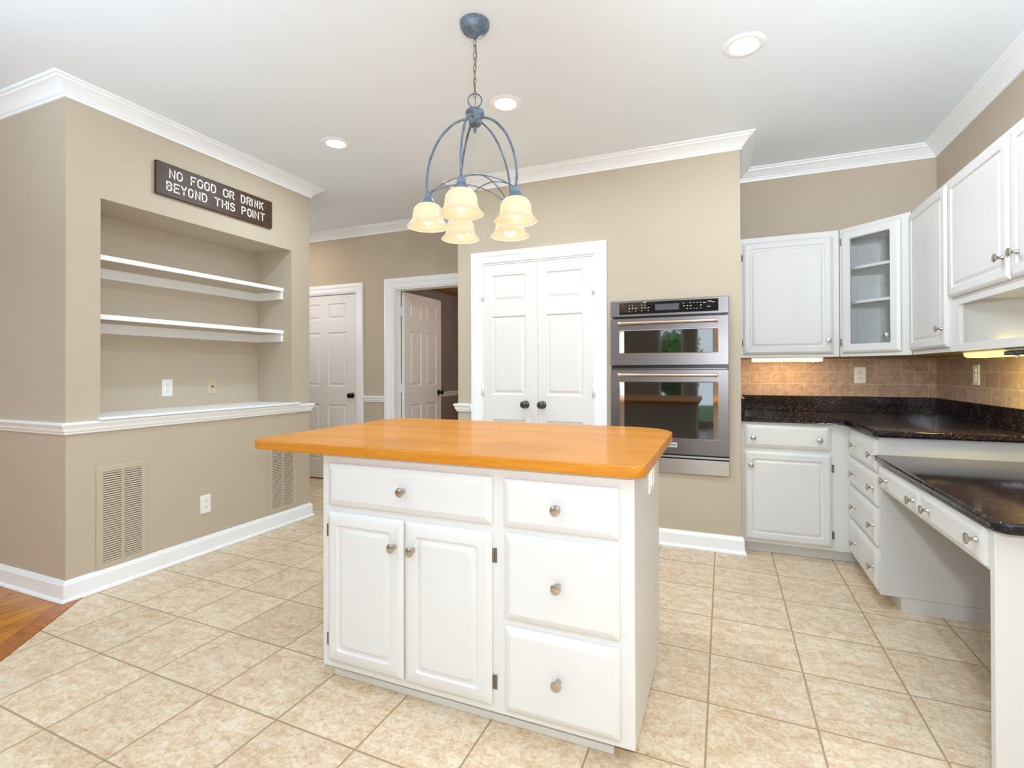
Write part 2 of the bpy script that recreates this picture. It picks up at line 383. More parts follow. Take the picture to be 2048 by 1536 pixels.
# moulding swept along an xy polyline; the room is on the RIGHT-hand side offset by prof out-value. prof: (out, z) closed polygon
def sweep(name, path, prof, mat='trim', side=1, smooth=20):
    bm = NB(); n = len(path); P = [Vector((p[0], p[1])) for p in path]; rings = []
    for i in range(n):
        def nrm(a, b):
            d = (b-a).normalized(); return Vector((d.y, -d.x))*side
        if i == 0: m = nrm(P[0], P[1])
        elif i == n-1: m = nrm(P[-2], P[-1])
        else:
            a, b = nrm(P[i-1], P[i]), nrm(P[i], P[i+1]); m = (a+b); m = m/(m.dot(a))
        rings.append([(P[i].x+m.x*o, P[i].y+m.y*o, z) for o, z in prof])
    V = [[bm.verts.new(p) for p in R] for R in rings]; k = len(prof)
    for A, B in zip(V, V[1:]):
        for j in range(k): bm.faces.new((A[j], A[(j+1) % k], B[(j+1) % k], B[j]))
    bm.faces.new(V[0]); bm.faces.new(V[-1][::-1])
    return struct(name, bm, mat, smooth=smooth)

# ------------------------------------------------------------------ the room
ZC = 2.70
XL, YB, XR = -3.145, 3.60, 1.33       # niche wall, oven wall, cabinet wall
bm = NB(); prism(bm, [(-3.30, 1.83), (-2.145, .343), (-1.2, -.9), (-.3, -2.1), (-.3, -4.2), (1.33, -4.2), (1.33, 4.34), (-6.5, 4.34), (-6.5, 1.83)], -.05, 0); struct('floor', bm, 'tile')
bm = NB(); prism(bm, [(-6.5, 1.83), (-6.5, -4.2), (-.3, -4.2), (-.3, -2.1), (-1.2, -.9), (-2.145, .343), (-3.30, 1.83)], -.05, -.001); struct('floor_oak', bm, 'oak')
L = Vector((-.349, .45)).normalized(); nn = Vector((-L.y, L.x))  # towards the oak side
A0 = Vector((-3.145, 1.629)); B0 = Vector((-2.30, .541)); B1 = Vector((-1.2, -.9))
bm = NB(); q = [A0, B0, B0 + Vector((-.075, -.058)), A0 + Vector((-.075, -.058))]
prism(bm, [(p.x, p.y) for p in (Vector((-3.11, 1.583)), Vector((-1.2, -.878)), Vector((-1.275, -.936)), Vector((-3.185, 1.525)))], -.001, .003); struct('trim_1', bm, 'oakstrip')
bm = NB(); box(bm, -6.6, 1.45, -4.3, 4.5, ZC, ZC+.08); struct('ceiling', bm, 'ceiling')

NY0, NY1, NZ0, NZ1, NX = 1.689, 3.018, .925, 2.140, -3.514
wall('wall_left', 'y', XL, -.12, 1.53, 3.205, 0, ZC, [(NY0, NY1, NZ0, NZ1)])
bm = NB()
box(bm, NX-.02, NX, NY0-.02, NY1+.02, NZ0-.02, NZ1+.02); box(bm, NX, XL-.12, NY0-.02, NY0, NZ0-.02, NZ1+.02); box(bm, NX, XL-.12, NY1, NY1+.02, NZ0-.02, NZ1+.02)
box(bm, NX, XL-.12, NY0, NY1, NZ1, NZ1+.02); box(bm, NX, XL-.12, NY0, NY1, NZ0-.02, NZ0); struct('wall_niche', bm, 'wall')
wall('wall_front_left', 'x', 1.53, .12, -6.5, XL-.12, 0, ZC)
wall('wall_niche_rear', 'x', 3.205, -.12, -4.9, XL-.12, 0, ZC)
# doors wall beyond, with the closed and the open door
wall('wall_back_left', 'x', 4.34, .12, -6.5, -1.86, 0, ZC, [(-4.52, -3.60, 0, 2.035), (-3.14, -2.36, 0, 2.035)])
wall('wall_back', 'x', YB, .12, -1.975, .103, 0, ZC, [(-1.764, -.852, 0, 2.03), (-.722, .018, .51, 1.655)])
wall('wall_back_end_left', 'y', -1.975, .115, YB+.12, 4.34, 0, ZC)
wall('wall_back_end_right', 'y', .103, -.10, YB+.12, 4.25, 0, ZC)
wall('wall_recess', 'x', 4.25, .12, .0, 1.45, 0, ZC)
wall('wall_right', 'y', XR, .12, -4.2, 4.25, 0, ZC)
wall('wall_far_left', 'y', -6.5, -.12, -4.2, 4.34, 0, ZC, [(-2.1, .1, .75, 2.15)])  # unseen opening added to let in daylight
wall('wall_rear', 'x', -4.2, -.12, -6.5, 1.33, 0, ZC, [(-4.9, -2.4, .75, 2.15), (-1.30, -.79, .1, 2.10), (-.54, .0, .1, 2.10), (.45, 1.1, .9, 2.15)])
# closet behind the pantry doors, and the room beyond the open door
wall('wall_pantry_rear', 'x', 4.2, .05, -1.86, 0.0, 0, ZC)
wall('wall_leak_blocker', 'x', 4.95, .05, -6.5, -3.36, 0, 2.3)  # unseen box behind the closed door, added to stop light leaking under it
bm = NB(); box(bm, -6.5, -3.36, 4.46, 5.0, 2.30, 2.35); struct('ceiling_leak_blocker', bm, 'ceiling')
bm = NB(); box(bm, -6.5, -3.36, 4.345, 5.0, -.05, -.002); struct('floor_leak_blocker', bm, 'oak')
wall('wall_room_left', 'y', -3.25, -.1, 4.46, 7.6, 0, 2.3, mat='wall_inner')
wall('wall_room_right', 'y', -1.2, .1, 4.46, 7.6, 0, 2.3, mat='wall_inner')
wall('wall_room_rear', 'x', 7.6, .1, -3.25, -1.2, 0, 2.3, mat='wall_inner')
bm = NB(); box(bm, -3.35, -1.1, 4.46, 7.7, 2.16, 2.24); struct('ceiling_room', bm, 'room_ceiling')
bm = NB(); box(bm, -3.35, -1.1, 4.34, 7.7, -.05, 0); struct('floor_room', bm, 'oak')
light('room_fill', 'POINT', (-1.75, 5.1, 1.9), 14, (1, .90, .84), .12)  # lamp added out of sight to brighten the open door

# crown moulding, chair rail, baseboards
CROWN = [(0, ZC-.085), (.010, ZC-.085), (.014, ZC-.072), (.020, ZC-.068), (.022, ZC-.062), (.036, ZC-.048), (.052, ZC-.034), (.064, ZC-.026), (.072, ZC-.022), (.074, ZC-.014), (.086, ZC-.010), (.090, ZC-.001), (0, ZC-.001)]
sweep('trim_2', [(-6.5, 1.53), (XL, 1.53), (XL, 3.205), (-4.9, 3.205)], CROWN)
sweep('trim_3', [(-6.5, 4.34), (-1.975, 4.34), (-1.975, YB), (.103, YB), (.103, 4.25), (XR, 4.25), (XR, -4.2), (-6.5, -4.2)], CROWN)
RAIL = [(0, .862), (.010, .862), (.012, .872), (.018, .880), (.020, .893), (.026, .905), (.030, .912), (.030, .920), (.024, .924), (0, .924)]
sweep('trim_4', [(-6.5, 1.53), (XL, 1.53), (XL, 3.205), (-4.9, 3.205)], RAIL)
sweep('trim_5', [(-3.515, 4.34), (-3.225, 4.34)], RAIL)
sweep('trim_6', [(-1.975, 4.33), (-1.975, YB), (-1.849, YB)], RAIL)
BASE = [(0, .0), (.028, .0), (.028, .006), (.024, .014), (.017, .018), (.016, .085), (.012, .095), (.008, .106), (0, .108)]
sweep('baseboard_left', [(-6.5, 1.53), (XL, 1.53), (XL, 3.205), (-4.9, 3.205)], BASE)
sweep('baseboard_back', [(-.767, YB), (.103, YB), (.103, 3.645)], BASE)
sweep('baseboard_back_left', [(-3.515, 4.34), (-3.225, 4.34)], BASE)
sweep('baseboard_pantry', [(-1.975, 4.33), (-1.975, YB), (-1.849, YB)], BASE)
sweep('baseboard_room', [(-3.25, 4.6), (-3.25, 7.6)], BASE, side=1)
sweep('trim_7', [(-3.25, 4.6), (-3.25, 7.6)], RAIL, side=1)

# door casings: profile mitred round an opening (on a wall facing -y)
def casing(name, x0, x1, ztop, y, w=.085, depth=.12):
    bm = NB()
    prof = [(0, 0), (0, .010), (.010, .013), (.045, .015), (.052, .020), (.075, .022), (w, .018), (w, 0)]
    path = [((x0, 0), (-1, 0)), ((x0, ztop), (-1, 1)), ((x1, ztop), (1, 1)), ((x1, 0), (1, 0))]
    V = [[bm.verts.new((p[0]+d[0]*o, y-h, p[1]+d[1]*o)) for o, h in prof] for p, d in path]
    for A, B in zip(V, V[1:]):
        for j in range(len(prof)): k = (j+1) % len(prof); bm.faces.new((A[j], A[k], B[k], B[j]))
    t = .014
    box(bm, x0, x0+t, y, y+depth, 0, ztop); box(bm, x1-t, x1, y, y+depth, 0, ztop); box(bm, x0+t, x1-t, y, y+depth, ztop-t, ztop)
    return struct(name, bm, 'trim')
casing('trim_8', -1.764, -.852, 2.03, YB)
casing('trim_9', -4.52, -3.60, 2.035, 4.34)
casing('trim_10', -3.14, -2.36, 2.035, 4.34, .10)

# ------------------------------------------------------------------ panelled doors
PANEL = [(0, 0, .001), (.010, -.009, .001), (.020, -.009, .001), (.038, -.002, .001)]
def panel_door(name, w, h, cols, rows, t=.035):
    """local: x 0..w, z 0..h, front face y=0 facing -y, back y=t"""
    bm = NB(); xs = sorted({0, w, *[c for q in cols for c in q]}); zs = sorted({0, h, *[c for q in rows for c in q]})
    for side in (0, 1):
        Y = t if side else 0; sg = -1 if side else 1
        for i in range(len(xs)-1):
            for j in range(len(zs)-1):
                if (xs[i], xs[i+1]) in cols and (zs[j], zs[j+1]) in rows:
                    loft(bm, [rring(xs[i]+a, xs[i+1]-a, zs[j]+a, zs[j+1]-a, r, Y-o*sg, 1) for a, o, r in PANEL], True, False)
                else: bm.faces.new([bm.verts.new(p) for p in ((xs[i], Y, zs[j]), (xs[i+1], Y, zs[j]), (xs[i+1], Y, zs[j+1]), (xs[i], Y, zs[j+1]))])
    for q in (((0, 0, 0), (0, t, 0), (0, t, h), (0, 0, h)), ((w, 0, 0), (w, t, 0), (w, t, h), (w, 0, h)), ((0, 0, 0), (w, 0, 0), (w, t, 0), (0, t, 0)), ((0, 0, h), (w, 0, h), (w, t, h), (0, t, h))):
        bm.faces.new([bm.verts.new(p) for p in q])
    o = struct(name, bm, 'door'); return o
TO_NEGY = Matrix.Rotation(PI/2, 4, 'X')     # local +z -> -y
def door_knob(parent, x, y, z, mat='bronze', flip=False, name='door_knob'):
    bm = NB(); lathe(bm, [(.030, 0), (.030, .004), (.024, .008), (.012, .012), (.010, .024), (.014, .030), (.024, .036), (.028, .046), (.026, .056), (.016, .062), (0, .063)], 24, TO_NEGY)
    return mesh(name, bm, mat, parent, (x, y, z), PI if flip else 0, smooth=50)
def door_hinge(parent, x, y, z, mat='door'):
    bm = NB(); lathe(bm, [(.006, -.045), (.006, .045)], 10); box(bm, -.012, .012, -.001, .003, -.045, .045); return mesh('hinge', bm, mat, parent, (x, y, z), smooth=30)
rowsP = [(.19, .80), (.99, 1.60), (1.71, 1.92)]
d1 = panel_door('door_1', .4545, 2.004, [(.072, .357)], rowsP); d1.location = (-1.749, 3.604, .010)
door_knob(d1, .356, 0, .92, 'pewter'); [door_hinge(d1, -.004, -.008, z, 'trim') for z in (1.775, 1.03, .25)]
d2 = panel_door('door_2', .4255, 2.004, [(.062, .347)], rowsP); d2.location = (-1.2925, 3.604, .010)
door_knob(d2, .035, 0, .92, 'pewter'); [door_hinge(d2, .4295, -.008, z, 'trim') for z in (1.775, 1.03, .25)]
rows6 = [(.20, .815), (1.01, 1.60), (1.74, 1.915)]
d3 = panel_door('door_3', .886, 2.004, [(.130, .385), (.498, .753)], rows6); d3.location = (-4.505, 4.352, .010)
door_knob(d3, .83, 0, .915)
bm = NB(); box(bm, -.003, .0, -.001, .004, -.03, .03); mesh('strike_plate', bm, 'hinge', d3, (.886, -.002, .915))
d4 = panel_door('door_4', .745, 2.004, [(.105, .325), (.42, .64)], rows6); d4.location = (-3.085, 4.462, .010); d4.rotation_euler = (0, 0, PI/2)
door_knob(d4, .685, 0, .925); door_knob(d4, .685, .035, .925, flip=True)
[door_hinge(d4, -.006, .035, z, 'trim') for z in (1.80, .99, .25)]

# rear windows behind the camera (first two seen mirrored in the oven glass, others added for daylight), shrubs outside
def window(name, x0, x1, z0, z1, bars=1):
    bm = NB(); y0, y1 = -4.28, -4.20
    box(bm, x0, x0+.04, y0, y1, z0, z1); box(bm, x1-.04, x1, y0, y1, z0, z1); box(bm, x0+.04, x1-.04, y0, y1, z0, z0+.04); box(bm, x0+.04, x1-.04, y0, y1, z1-.04, z1)
    for k in range(1, bars): xx = x0+(x1-x0)*k/bars; box(bm, xx-.015, xx+.015, y0+.02, y1-.02, z0+.04, z1-.04)
    w = struct(name, bm, 'trim'); bm = NB(); box(bm, x0+.04, x1-.04, -4.242, -4.238, z0+.04, z1-.04); mesh('pane', bm, 'glass', w); return w
window('window_1', -1.30, -.79, .1, 2.10); window('window_2', -.54, .0, .1, 2.10); window('window_3', -4.9, -2.4, .75, 2.15, 3); window('window_4', .45, 1.1, .9, 2.15)
bm = NB(); box(bm, -9, 5, -14, -4.33, -.25, -.2); struct('ground', bm, 'lawn')
def shrub(x, y, r, h, label):
    t = thing('garden_shrub', label, 'shrub', (x, y, -.2), group='shrubs beyond the rear windows')
    bm = NB(); tube(bm, [(0, 0, 0), (.02, .01, h*.5)], [.05, .03]); mesh('stem', bm, 'bark', t)
    bm = NB()
    for k in range(420):
        a, b = random.uniform(0, 2*PI), math.acos(random.uniform(-1, 1)); rr = r*random.uniform(.75, 1.05)
        p = Vector((rr*math.sin(b)*math.cos(a), rr*math.sin(b)*math.sin(a), h*.62+rr*h/(2*r)*.75*math.cos(b)))
        d = Vector((random.uniform(-1, 1), random.uniform(-1, 1), random.uniform(-.4, 1))).normalized(); e = d.orthogonal().normalized()*.035
        bm.faces.new([bm.verts.new(q) for q in (p, p+d*.06+e, p+d*.15, p+d*.06-e)])
    lathe(bm, [(0, h*.25), (r*.7, h*.4), (r*.8, h*.62), (r*.55, h*.85), (0, h*.95)], 12)
    mesh('foliage', bm, 'leaf', t)
shrub(-1.15, -6.0, .7, 2.5, 'leafy green garden shrub seen mirrored in the middle of the oven glass')
shrub(.5, -6.0, .75, 2.8, 'taller green garden shrub seen mirrored near the end of the oven glass')
shrub(-3.4, -6.6, 1.0, 2.4, 'wide green garden shrub outside the three-light window')

# ------------------------------------------------------------------ niche: sill, shelves, sign, plates, vents
def shelf(z0, z1, label):
    t = thing('niche_shelf', label, 'shelf', (0, 0, z0), group='floating shelves in the wall niche')
    bm = NB(); box(bm, NX+.001, -3.225, NY0+.001, NY1-.001, 0, z1-z0, .002); mesh('board', bm, 'trim', t)
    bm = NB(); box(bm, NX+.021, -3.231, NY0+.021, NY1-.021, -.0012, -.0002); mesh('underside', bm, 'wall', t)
    bm = NB(); box(bm, NX+.001, NX+.020, NY0+.001, NY1-.001, -.062, -.0005, .002); mesh('rear_cleat', bm, 'trim', t)
    bm = NB(); box(bm, NX+.021, -3.235, NY1-.020, NY1-.001, -.062, -.0005, .002); mesh('side_cleat', bm, 'trim', t)
    bm = NB(); box(bm, NX+.021, -3.235, NY0+.001, NY0+.020, -.062, -.0005, .002); mesh('side_cleat', bm, 'trim', t)
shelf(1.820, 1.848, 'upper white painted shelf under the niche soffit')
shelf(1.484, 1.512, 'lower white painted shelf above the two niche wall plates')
bm = NB(); box(bm, NX+.001, XL-.0005, NY0+.001, NY1-.001, .9255, .940); box(bm, XL, XL+.042, 1.672, 3.070, .9255, .940, .004)
tag(mesh('niche_sill', bm, 'trim'), 'white painted ledge board along the bottom of the wall niche', 'ledge')

# board sign with routed letters
SX = XL+.022
t = thing('wooden_sign', 'dark stained board sign with white letters above the niche', 'sign', (XL, 1.970, 2.258))
bm = NB(); box(bm, .001, .022, 0, .843, 0, .200, .003); mesh('board', bm, 'sign', t)
def arcp(cx, cz, rx, rz, a0, a1, n=8): return [(cx+rx*math.cos(math.radians(a0+(a1-a0)*k/n)), cz+rz*math.sin(math.radians(a0+(a1-a0)*k/n))) for k in range(n+1)]
O_ = arcp(.5, .70, .5, .30, 0, 180) + arcp(.5, .30, .5, .30, 180, 360) + [(1, .70)]
GL = {'N': [[(0, 0), (0, 1), (1, 0), (1, 1)]], 'O': [O_], 'F': [[(0, 0), (0, 1), (1, 1)], [(0, .52), (.75, .52)]],
      'D': [[(0, 0), (0, 1)] + arcp(.45, .62, .55, .38, 90, 0, 5) + arcp(.45, .38, .55, .38, 0, -90, 5) + [(0, 0)]],
      'R': [[(0, 0), (0, 1)] + arcp(.5, .76, .5, .24, 90, -90, 8) + [(0, .52)], [(.5, .52), (1, 0)]], 'I': [[(.5, 0), (.5, 1)]],
      'K': [[(0, 0), (0, 1)], [(1, 1), (0, .45)], [(.3, .62), (1, 0)]],
      'B': [[(0, 0), (0, 1)] + arcp(.5, .77, .45, .23, 90, -90, 8) + [(0, .54)], [(.5, .54)] + arcp(.5, .27, .5, .27, 90, -90, 8) + [(0, 0)]],
      'E': [[(1, 0), (0, 0), (0, 1), (1, 1)], [(0, .52), (.8, .52)]], 'Y': [[(0, 1), (.5, .5), (1, 1)], [(.5, .5), (.5, 0)]],
      'T': [[(0, 1), (1, 1)], [(.5, 1), (.5, 0)]], 'H': [[(0, 0), (0, 1)], [(1, 0), (1, 1)], [(0, .52), (1, .52)]],
      'S': [arcp(.5, .76, .48, .24, 20, 270, 9) + arcp(.5, .26, .5, .26, 90, -160, 9)], 'P': [[(0, 0), (0, 1)] + arcp(.5, .75, .5, .25, 90, -90, 8) + [(0, .5)]]}
L1 = [('N', 2.046, 2.084), ('O', 2.092, 2.13), ('F', 2.181, 2.219), ('O', 2.226, 2.265), ('O', 2.273, 2.311), ('D', 2.319, 2.356), ('O', 2.407, 2.448), ('R', 2.455, 2.492), ('D', 2.544, 2.58), ('R', 2.59, 2.625), ('I', 2.63, 2.642), ('N', 2.656, 2.686), ('K', 2.697, 2.733)]
L2 = [('B', 2.028, 2.065), ('E', 2.074, 2.112), ('Y', 2.118, 2.157), ('O', 2.165, 2.2), ('N', 2.211, 2.247), ('D', 2.256, 2.293), ('T', 2.344, 2.389), ('H', 2.398, 2.436), ('I', 2.441, 2.453), ('S', 2.46, 2.499), ('P', 2.549, 2.585), ('O', 2.596, 2.632), ('I', 2.637, 2.649), ('N', 2.656, 2.694), ('T', 2.705, 2.745)]
def stroke(bm, pts, w, d0, d1):
    n = len(pts); P = [Vector(p) for p in pts]; lo = []; hi = []
    for i in range(n):
        if i == 0: d = (P[1]-P[0]).normalized(); m = Vector((-d.y, d.x)); sc = 1
        elif i == n-1: d = (P[-1]-P[-2]).normalized(); m = Vector((-d.y, d.x)); sc = 1
        else:
            a, b = (P[i]-P[i-1]).normalized(), (P[i+1]-P[i]).normalized(); na, nb = Vector((-a.y, a.x)), Vector((-b.y, b.x)); m = na+nb
            if m.length < .3: m = na
            m.normalize(); sc = min(1/max(m.dot(na), .3), 2.0)
        p = P[i].copy()
        if i == 0: p -= d*w*.35
        if i == n-1: p += d*w*.35
        lo.append(p-m*w/2*sc); hi.append(p+m*w/2*sc)
    for d in (d1,):
        a = [bm.verts.new((d, q.x, q.y)) for q in lo]; b = [bm.verts.new((d, q.x, q.y)) for q in hi]
        a0 = [bm.verts.new((d0, q.x, q.y)) for q in lo]; b0 = [bm.verts.new((d0, q.x, q.y)) for q in hi]
        for i in range(n-1):
            bm.faces.new((a[i], a[i+1], b[i+1], b[i])); bm.faces.new((a0[i], a0[i+1], a[i+1], a[i])); bm.faces.new((b0[i], b0[i+1], b[i+1], b[i]))
        bm.faces.new((a[0], b[0], b0[0], a0[0])); bm.faces.new((a[-1], b[-1], b0[-1], a0[-1]))
for row, zb, zt in ((L1, 2.372, 2.430), (L2, 2.292, 2.350)):
    for k, (ch, a, b) in enumerate(row):
        a += .004; b -= .004; bm = NB()
        for st in GL[ch]:
            stroke(bm, [(a-1.970+(b-a)*p[0], zb-2.258+.004+(zt-zb-.008)*p[1]) for p in st], .0080, .0215, .0232+.00002*k)
        mesh('letter', bm, 'letter', t)

def outlet(label, loc, rotz, w=.072, h=.117, mat='plate', style='duplex', name='power_outlet', cat='outlet'):
    t = thing(name, label, cat, loc, rotz, group='white duplex outlets' if style == 'duplex' else None)
    bm = NB(); framed(bm, -w/2, w/2, -h/2, h/2, [(0, .0002, .004), (0, .003, .004), (.003, .006, .005)]); mesh('cover_plate', bm, mat, t)
    if style == 'duplex':
        for s in (-1, 1):
            bm = NB(); framed(bm, -.017, .017, -.014, .014, [(0, .006, .008), (0, .0075, .008)]); r = mesh('receptacle', bm, mat, t, (0, 0, s*.020))
            bm = NB(); box(bm, -.008, -.0055, -.0079, -.0074, -.001, .008); box(bm, .0055, .008, -.0079, -.0074, 0, .008); box(bm, -.002, .002, -.0079, -.0074, -.010, -.006); mesh('slots', bm, 'slot', r)
    elif style == 'coax':
        bm = NB(); lathe(bm, [(.006, 0), (.006, .010), (.002, .010), (0, .009)], 10, TO_NEGY); mesh('connector', bm, 'slot', t, (0, -.006, 0))
    elif style == 'stack':
        for k in (-1, 0, 1):
            bm = NB(); framed(bm, -.010, .010, -.010, .010, [(0, .006, .002), (.001, .009, .002)]); mesh('rocker', bm, mat, t, (0, 0, k*.026))
    elif style == 'switch':
        for k in (-1, 1):
            bm = NB(); framed(bm, -.016, .016, -.033, .033, [(0, .006, .002), (.001, .010, .003)]); mesh('rocker', bm, mat, t, (k*.023, 0, 0))
    return t
outlet('white duplex outlet low on the tan wall between the two air grilles', (XL, 2.297, .3185), PI/2)
outlet('white duplex outlet inside the niche beside the tan cable plate', (NX, 2.289, 1.077), PI/2)
outlet('tan cable jack plate inside the niche under the lower shelf', (NX, 2.615, 1.077), PI/2, mat='tanplate', style='coax', name='cable_jack', cat='wall plate')
outlet('white duplex outlet on the stone backsplash of the recess', (.885, 4.235, 1.147), 0)
outlet('white stacked switch plate on the yellow lit backsplash', (XR-.012, 3.650, 1.156), -PI/2, style='stack', name='light_switch', cat='switch')
outlet('white double rocker switch plate on the end of the island', (-.2430, 1.862, .816), PI/2, w=.116, style='switch', name='light_switch', cat='switch')

def grille(label, y0, y1, z0, z1):
    t = thing('return_air_grille', label, 'vent', (XL, y0, z0), PI/2, group='tan louvred air grilles'); w, h = y1-y0, z1-z0
    bm = NB(); m = .031
    loft(bm, [rring(a, w-a, a, h-a, .003, -o, 1) for a, o in ((0, .0005), (0, .004), (.003, .006), (m, .006), (m, .0005))], False, False)
    mesh('frame', bm, 'ventpaint', t)
    bm = NB(); box(bm, w/2-.007, w/2+.007, -.006, -.0015, m, h-m); mesh('centre_bar', bm, 'ventpaint', t)
    bm = NB(); box(bm, m, w-m, -.0012, -.0005, m, h-m); mesh('backing', bm, 'ventdark', t)
    n = int(round((h-2*m)/.0125)); bm = NB()
    for k in range(n):
        z = m+(h-2*m)*(k+.5)/n
        for a, b in ((m, w/2-.007), (w/2+.007, w-m)):
            v = [bm.verts.new(p) for p in ((a, -.0015, z+.0045), (b, -.0015, z+.0045), (b, -.0060, z-.0030), (a, -.0060, z-.0030), (a, -.0052, z-.0040), (b, -.0052, z-.0040))]
            bm.faces.new(v[:4]); bm.faces.new((v[3], v[2], v[5], v[4]))
    mesh('louvres', bm, 'ventpaint', t)
grille('tall tan louvred grille in the wall near the oak floor', 1.668, 1.930, .108, .668)
grille('tall tan louvred grille in the wall partly behind the island top', 2.797, 3.057, .116, .672)

# ------------------------------------------------------------------ hardware prototypes
def knob_mesh():
    bm = NB(); lathe(bm, [(.0085, 0), (.0085, .002), (.006, .006), (.0052, .012), (.0075, .019), (.0145, .023), (.0165, .0255), (.0160, .0285), (.010, .0305), (0, .031)], 20, TO_NEGY)
    bmesh.ops.recalc_face_normals(bm, faces=bm.faces[:])
    me = bpy.data.meshes.new('cabinet_knob'); bm.to_mesh(me); bm.free(); me.materials.append(M['nickel'])
    for p in me.polygons: p.use_smooth = True
    me.set_sharp_from_angle(angle=math.radians(50)); return me
KNOB = knob_mesh()
def knob(parent, x, z, y=-.019):
    o = bpy.data.objects.new('knob', KNOB); C.objects.link(o); o.parent = parent; o.location = (x, y, z); return o
def hinge_mesh():
    bm = NB(); box(bm, -.009, .004, -.003, 0, -.024, .024, .001, 1); lathe(bm, [(.0035, -.021), (.0035, .021)], 8, Matrix.Translation((.002, -.004, 0)))
    bmesh.ops.recalc_face_normals(bm, faces=bm.faces[:])
    me = bpy.data.meshes.new('cabinet_hinge'); bm.to_mesh(me); bm.free(); me.materials.append(M['hinge']); return me
HINGE = hinge_mesh()
def hinge(parent, x, z, mirror=False):
    o = bpy.data.objects.new('hinge', HINGE); C.objects.link(o); o.parent = parent; o.location = (x, -.0005, z)
    if mirror: o.scale = (-1, 1, 1)
    return o
def cab_door(parent, x0, x1, z0, z1, knob_at=None, hinge_side=None, hz=(.09, .09), y=0, name='door'):
    bm = NB(); framed(bm, 0, x1-x0, 0, z1-z0, DOOR, -.0005); d = mesh(name, bm, 'cab', parent, (x0, y, z0), smooth=25)
    if knob_at: knob(d, knob_at[0]-x0, knob_at[1]-z0, -.0195)
    if hinge_side == 'l':
        for z in (hz[0], z1-z0-hz[1]): hinge(d, -.006, z)
    if hinge_side == 'r':
        for z in (hz[0], z1-z0-hz[1]): hinge(d, x1-x0+.006, z, True)
    return d
def cab_drawer(parent, x0, x1, z0, z1, knobs, y=0):
    bm = NB(); framed(bm, 0, x1-x0, 0, z1-z0, DRAWER, -.0005); d = mesh('drawer', bm, 'cab', parent, (x0, y, z0), smooth=25)
    for kx, kz in knobs: knob(d, kx-x0, kz-z0, -.0195)
    return d

# ------------------------------------------------------------------ island
IX0, IX1, IY0, IY1 = -1.418, -.2436, 1.514, 2.115
t = thing('kitchen_island', 'white painted island cabinet carrying the wooden top in the middle of the floor', 'island', (IX0, IY0, 0))
W_ = IX1-IX0
bm = NB(); box(bm, 0, W_, 0, IY1-IY0, .070, .879, .002); mesh('body', bm, 'cab', t)
bm = NB(); box(bm, .008, W_-.078, .065, IY1-IY0-.005, 0, .070); box(bm, .004, W_-.075, .055, .064, 0, .026, .003); mesh('toe_kick', bm, 'cab', t)
X = lambda v: v-IX0
cab_drawer(t, X(-1.382), X(-.7015), .686, .842, [(X(-1.038), .768)])
cab_drawer(t, X(-.6595), X(-.287), .685, .840, [(X(-.474), .764)])
cab_drawer(t, X(-.656), X(-.286), .388, .665, [(X(-.473), .526)])
cab_drawer(t, X(-.656), X(-.286), .092, .365, [(X(-.473), .232)])
cab_door(t, X(-1.383), X(-1.0455), .098, .660, (X(-1.076), .569), 'l', (.075, .075))
cab_door(t, X(-1.038), X(-.702), .096, .659, (X(-.998), .567), 'r', (.075, .075))
def round_poly(x0, x1, y0, y1, rs, n=8):
    out = []
    for (cx, cy, r, a0) in ((x1-rs[0], y0+rs[0], rs[0], 270), (x1-rs[1], y1-rs[1], rs[1], 0), (x0+rs[2], y1-rs[2], rs[2], 90), (x0+rs[3], y0+rs[3], rs[3], 180)):
        out += [(cx+r*math.cos(math.radians(a0+90*k/n)), cy+r*math.sin(math.radians(a0+90*k/n))) for k in range(n+1)]
    return out
bm = NB(); prism(bm, round_poly(-1.765, -.209, 1.470, 2.487, (.035, .17, .10, .06)), .8795, .915, .007, 3)
tag(mesh('island_countertop', bm, 'butcher', smooth=40), 'honey coloured varnished wooden top with rounded corners lying on the island', 'countertop')

# ------------------------------------------------------------------ base cabinets of the recess
ZT = .852
t = thing('base_cabinet', 'white base cabinet with one drawer over one door beside the oven wall', 'cabinet', (.105, 3.648, 0))
bm = NB(); box(bm, 0, .608, 0, .598, .070, ZT, .002); box(bm, .6085, 1.222, .02, .598, .070, ZT); mesh('body', bm, 'cab', t)
bm = NB(); box(bm, .002, .66, .055, .59, 0, .0695); mesh('toe_kick', bm, 'cab', t)
cab_drawer(t, .016, .500, .688, .836, [(.069, .752), (.440, .751)])
cab_door(t, .016, .505, .092, .662, (.055, .575), 'r', (.075, .085))
t = thing('drawer_cabinet', 'white four-drawer base cabinet turned towards the island, between the door cabinet and the desk', 'cabinet', (.713, 3.646, 0), -PI/2)
DW = 3.646-3.030
bm = NB(); box(bm, 0, DW, 0, .612, .070, ZT, .002); mesh('body', bm, 'cab', t)
bm = NB(); box(bm, .057, DW, .085, .60, 0, .0695); mesh('toe_kick', bm, 'cab', t)
for z0, z1, kz in ((.676, .838, .745), (.506, .662, .580), (.306, .492, .389), (.090, .292, .180)):
    cab_drawer(t, .030, DW-.012, z0, z1, [(3.646-3.450, kz+.008), (3.646-3.070, kz+.012)])
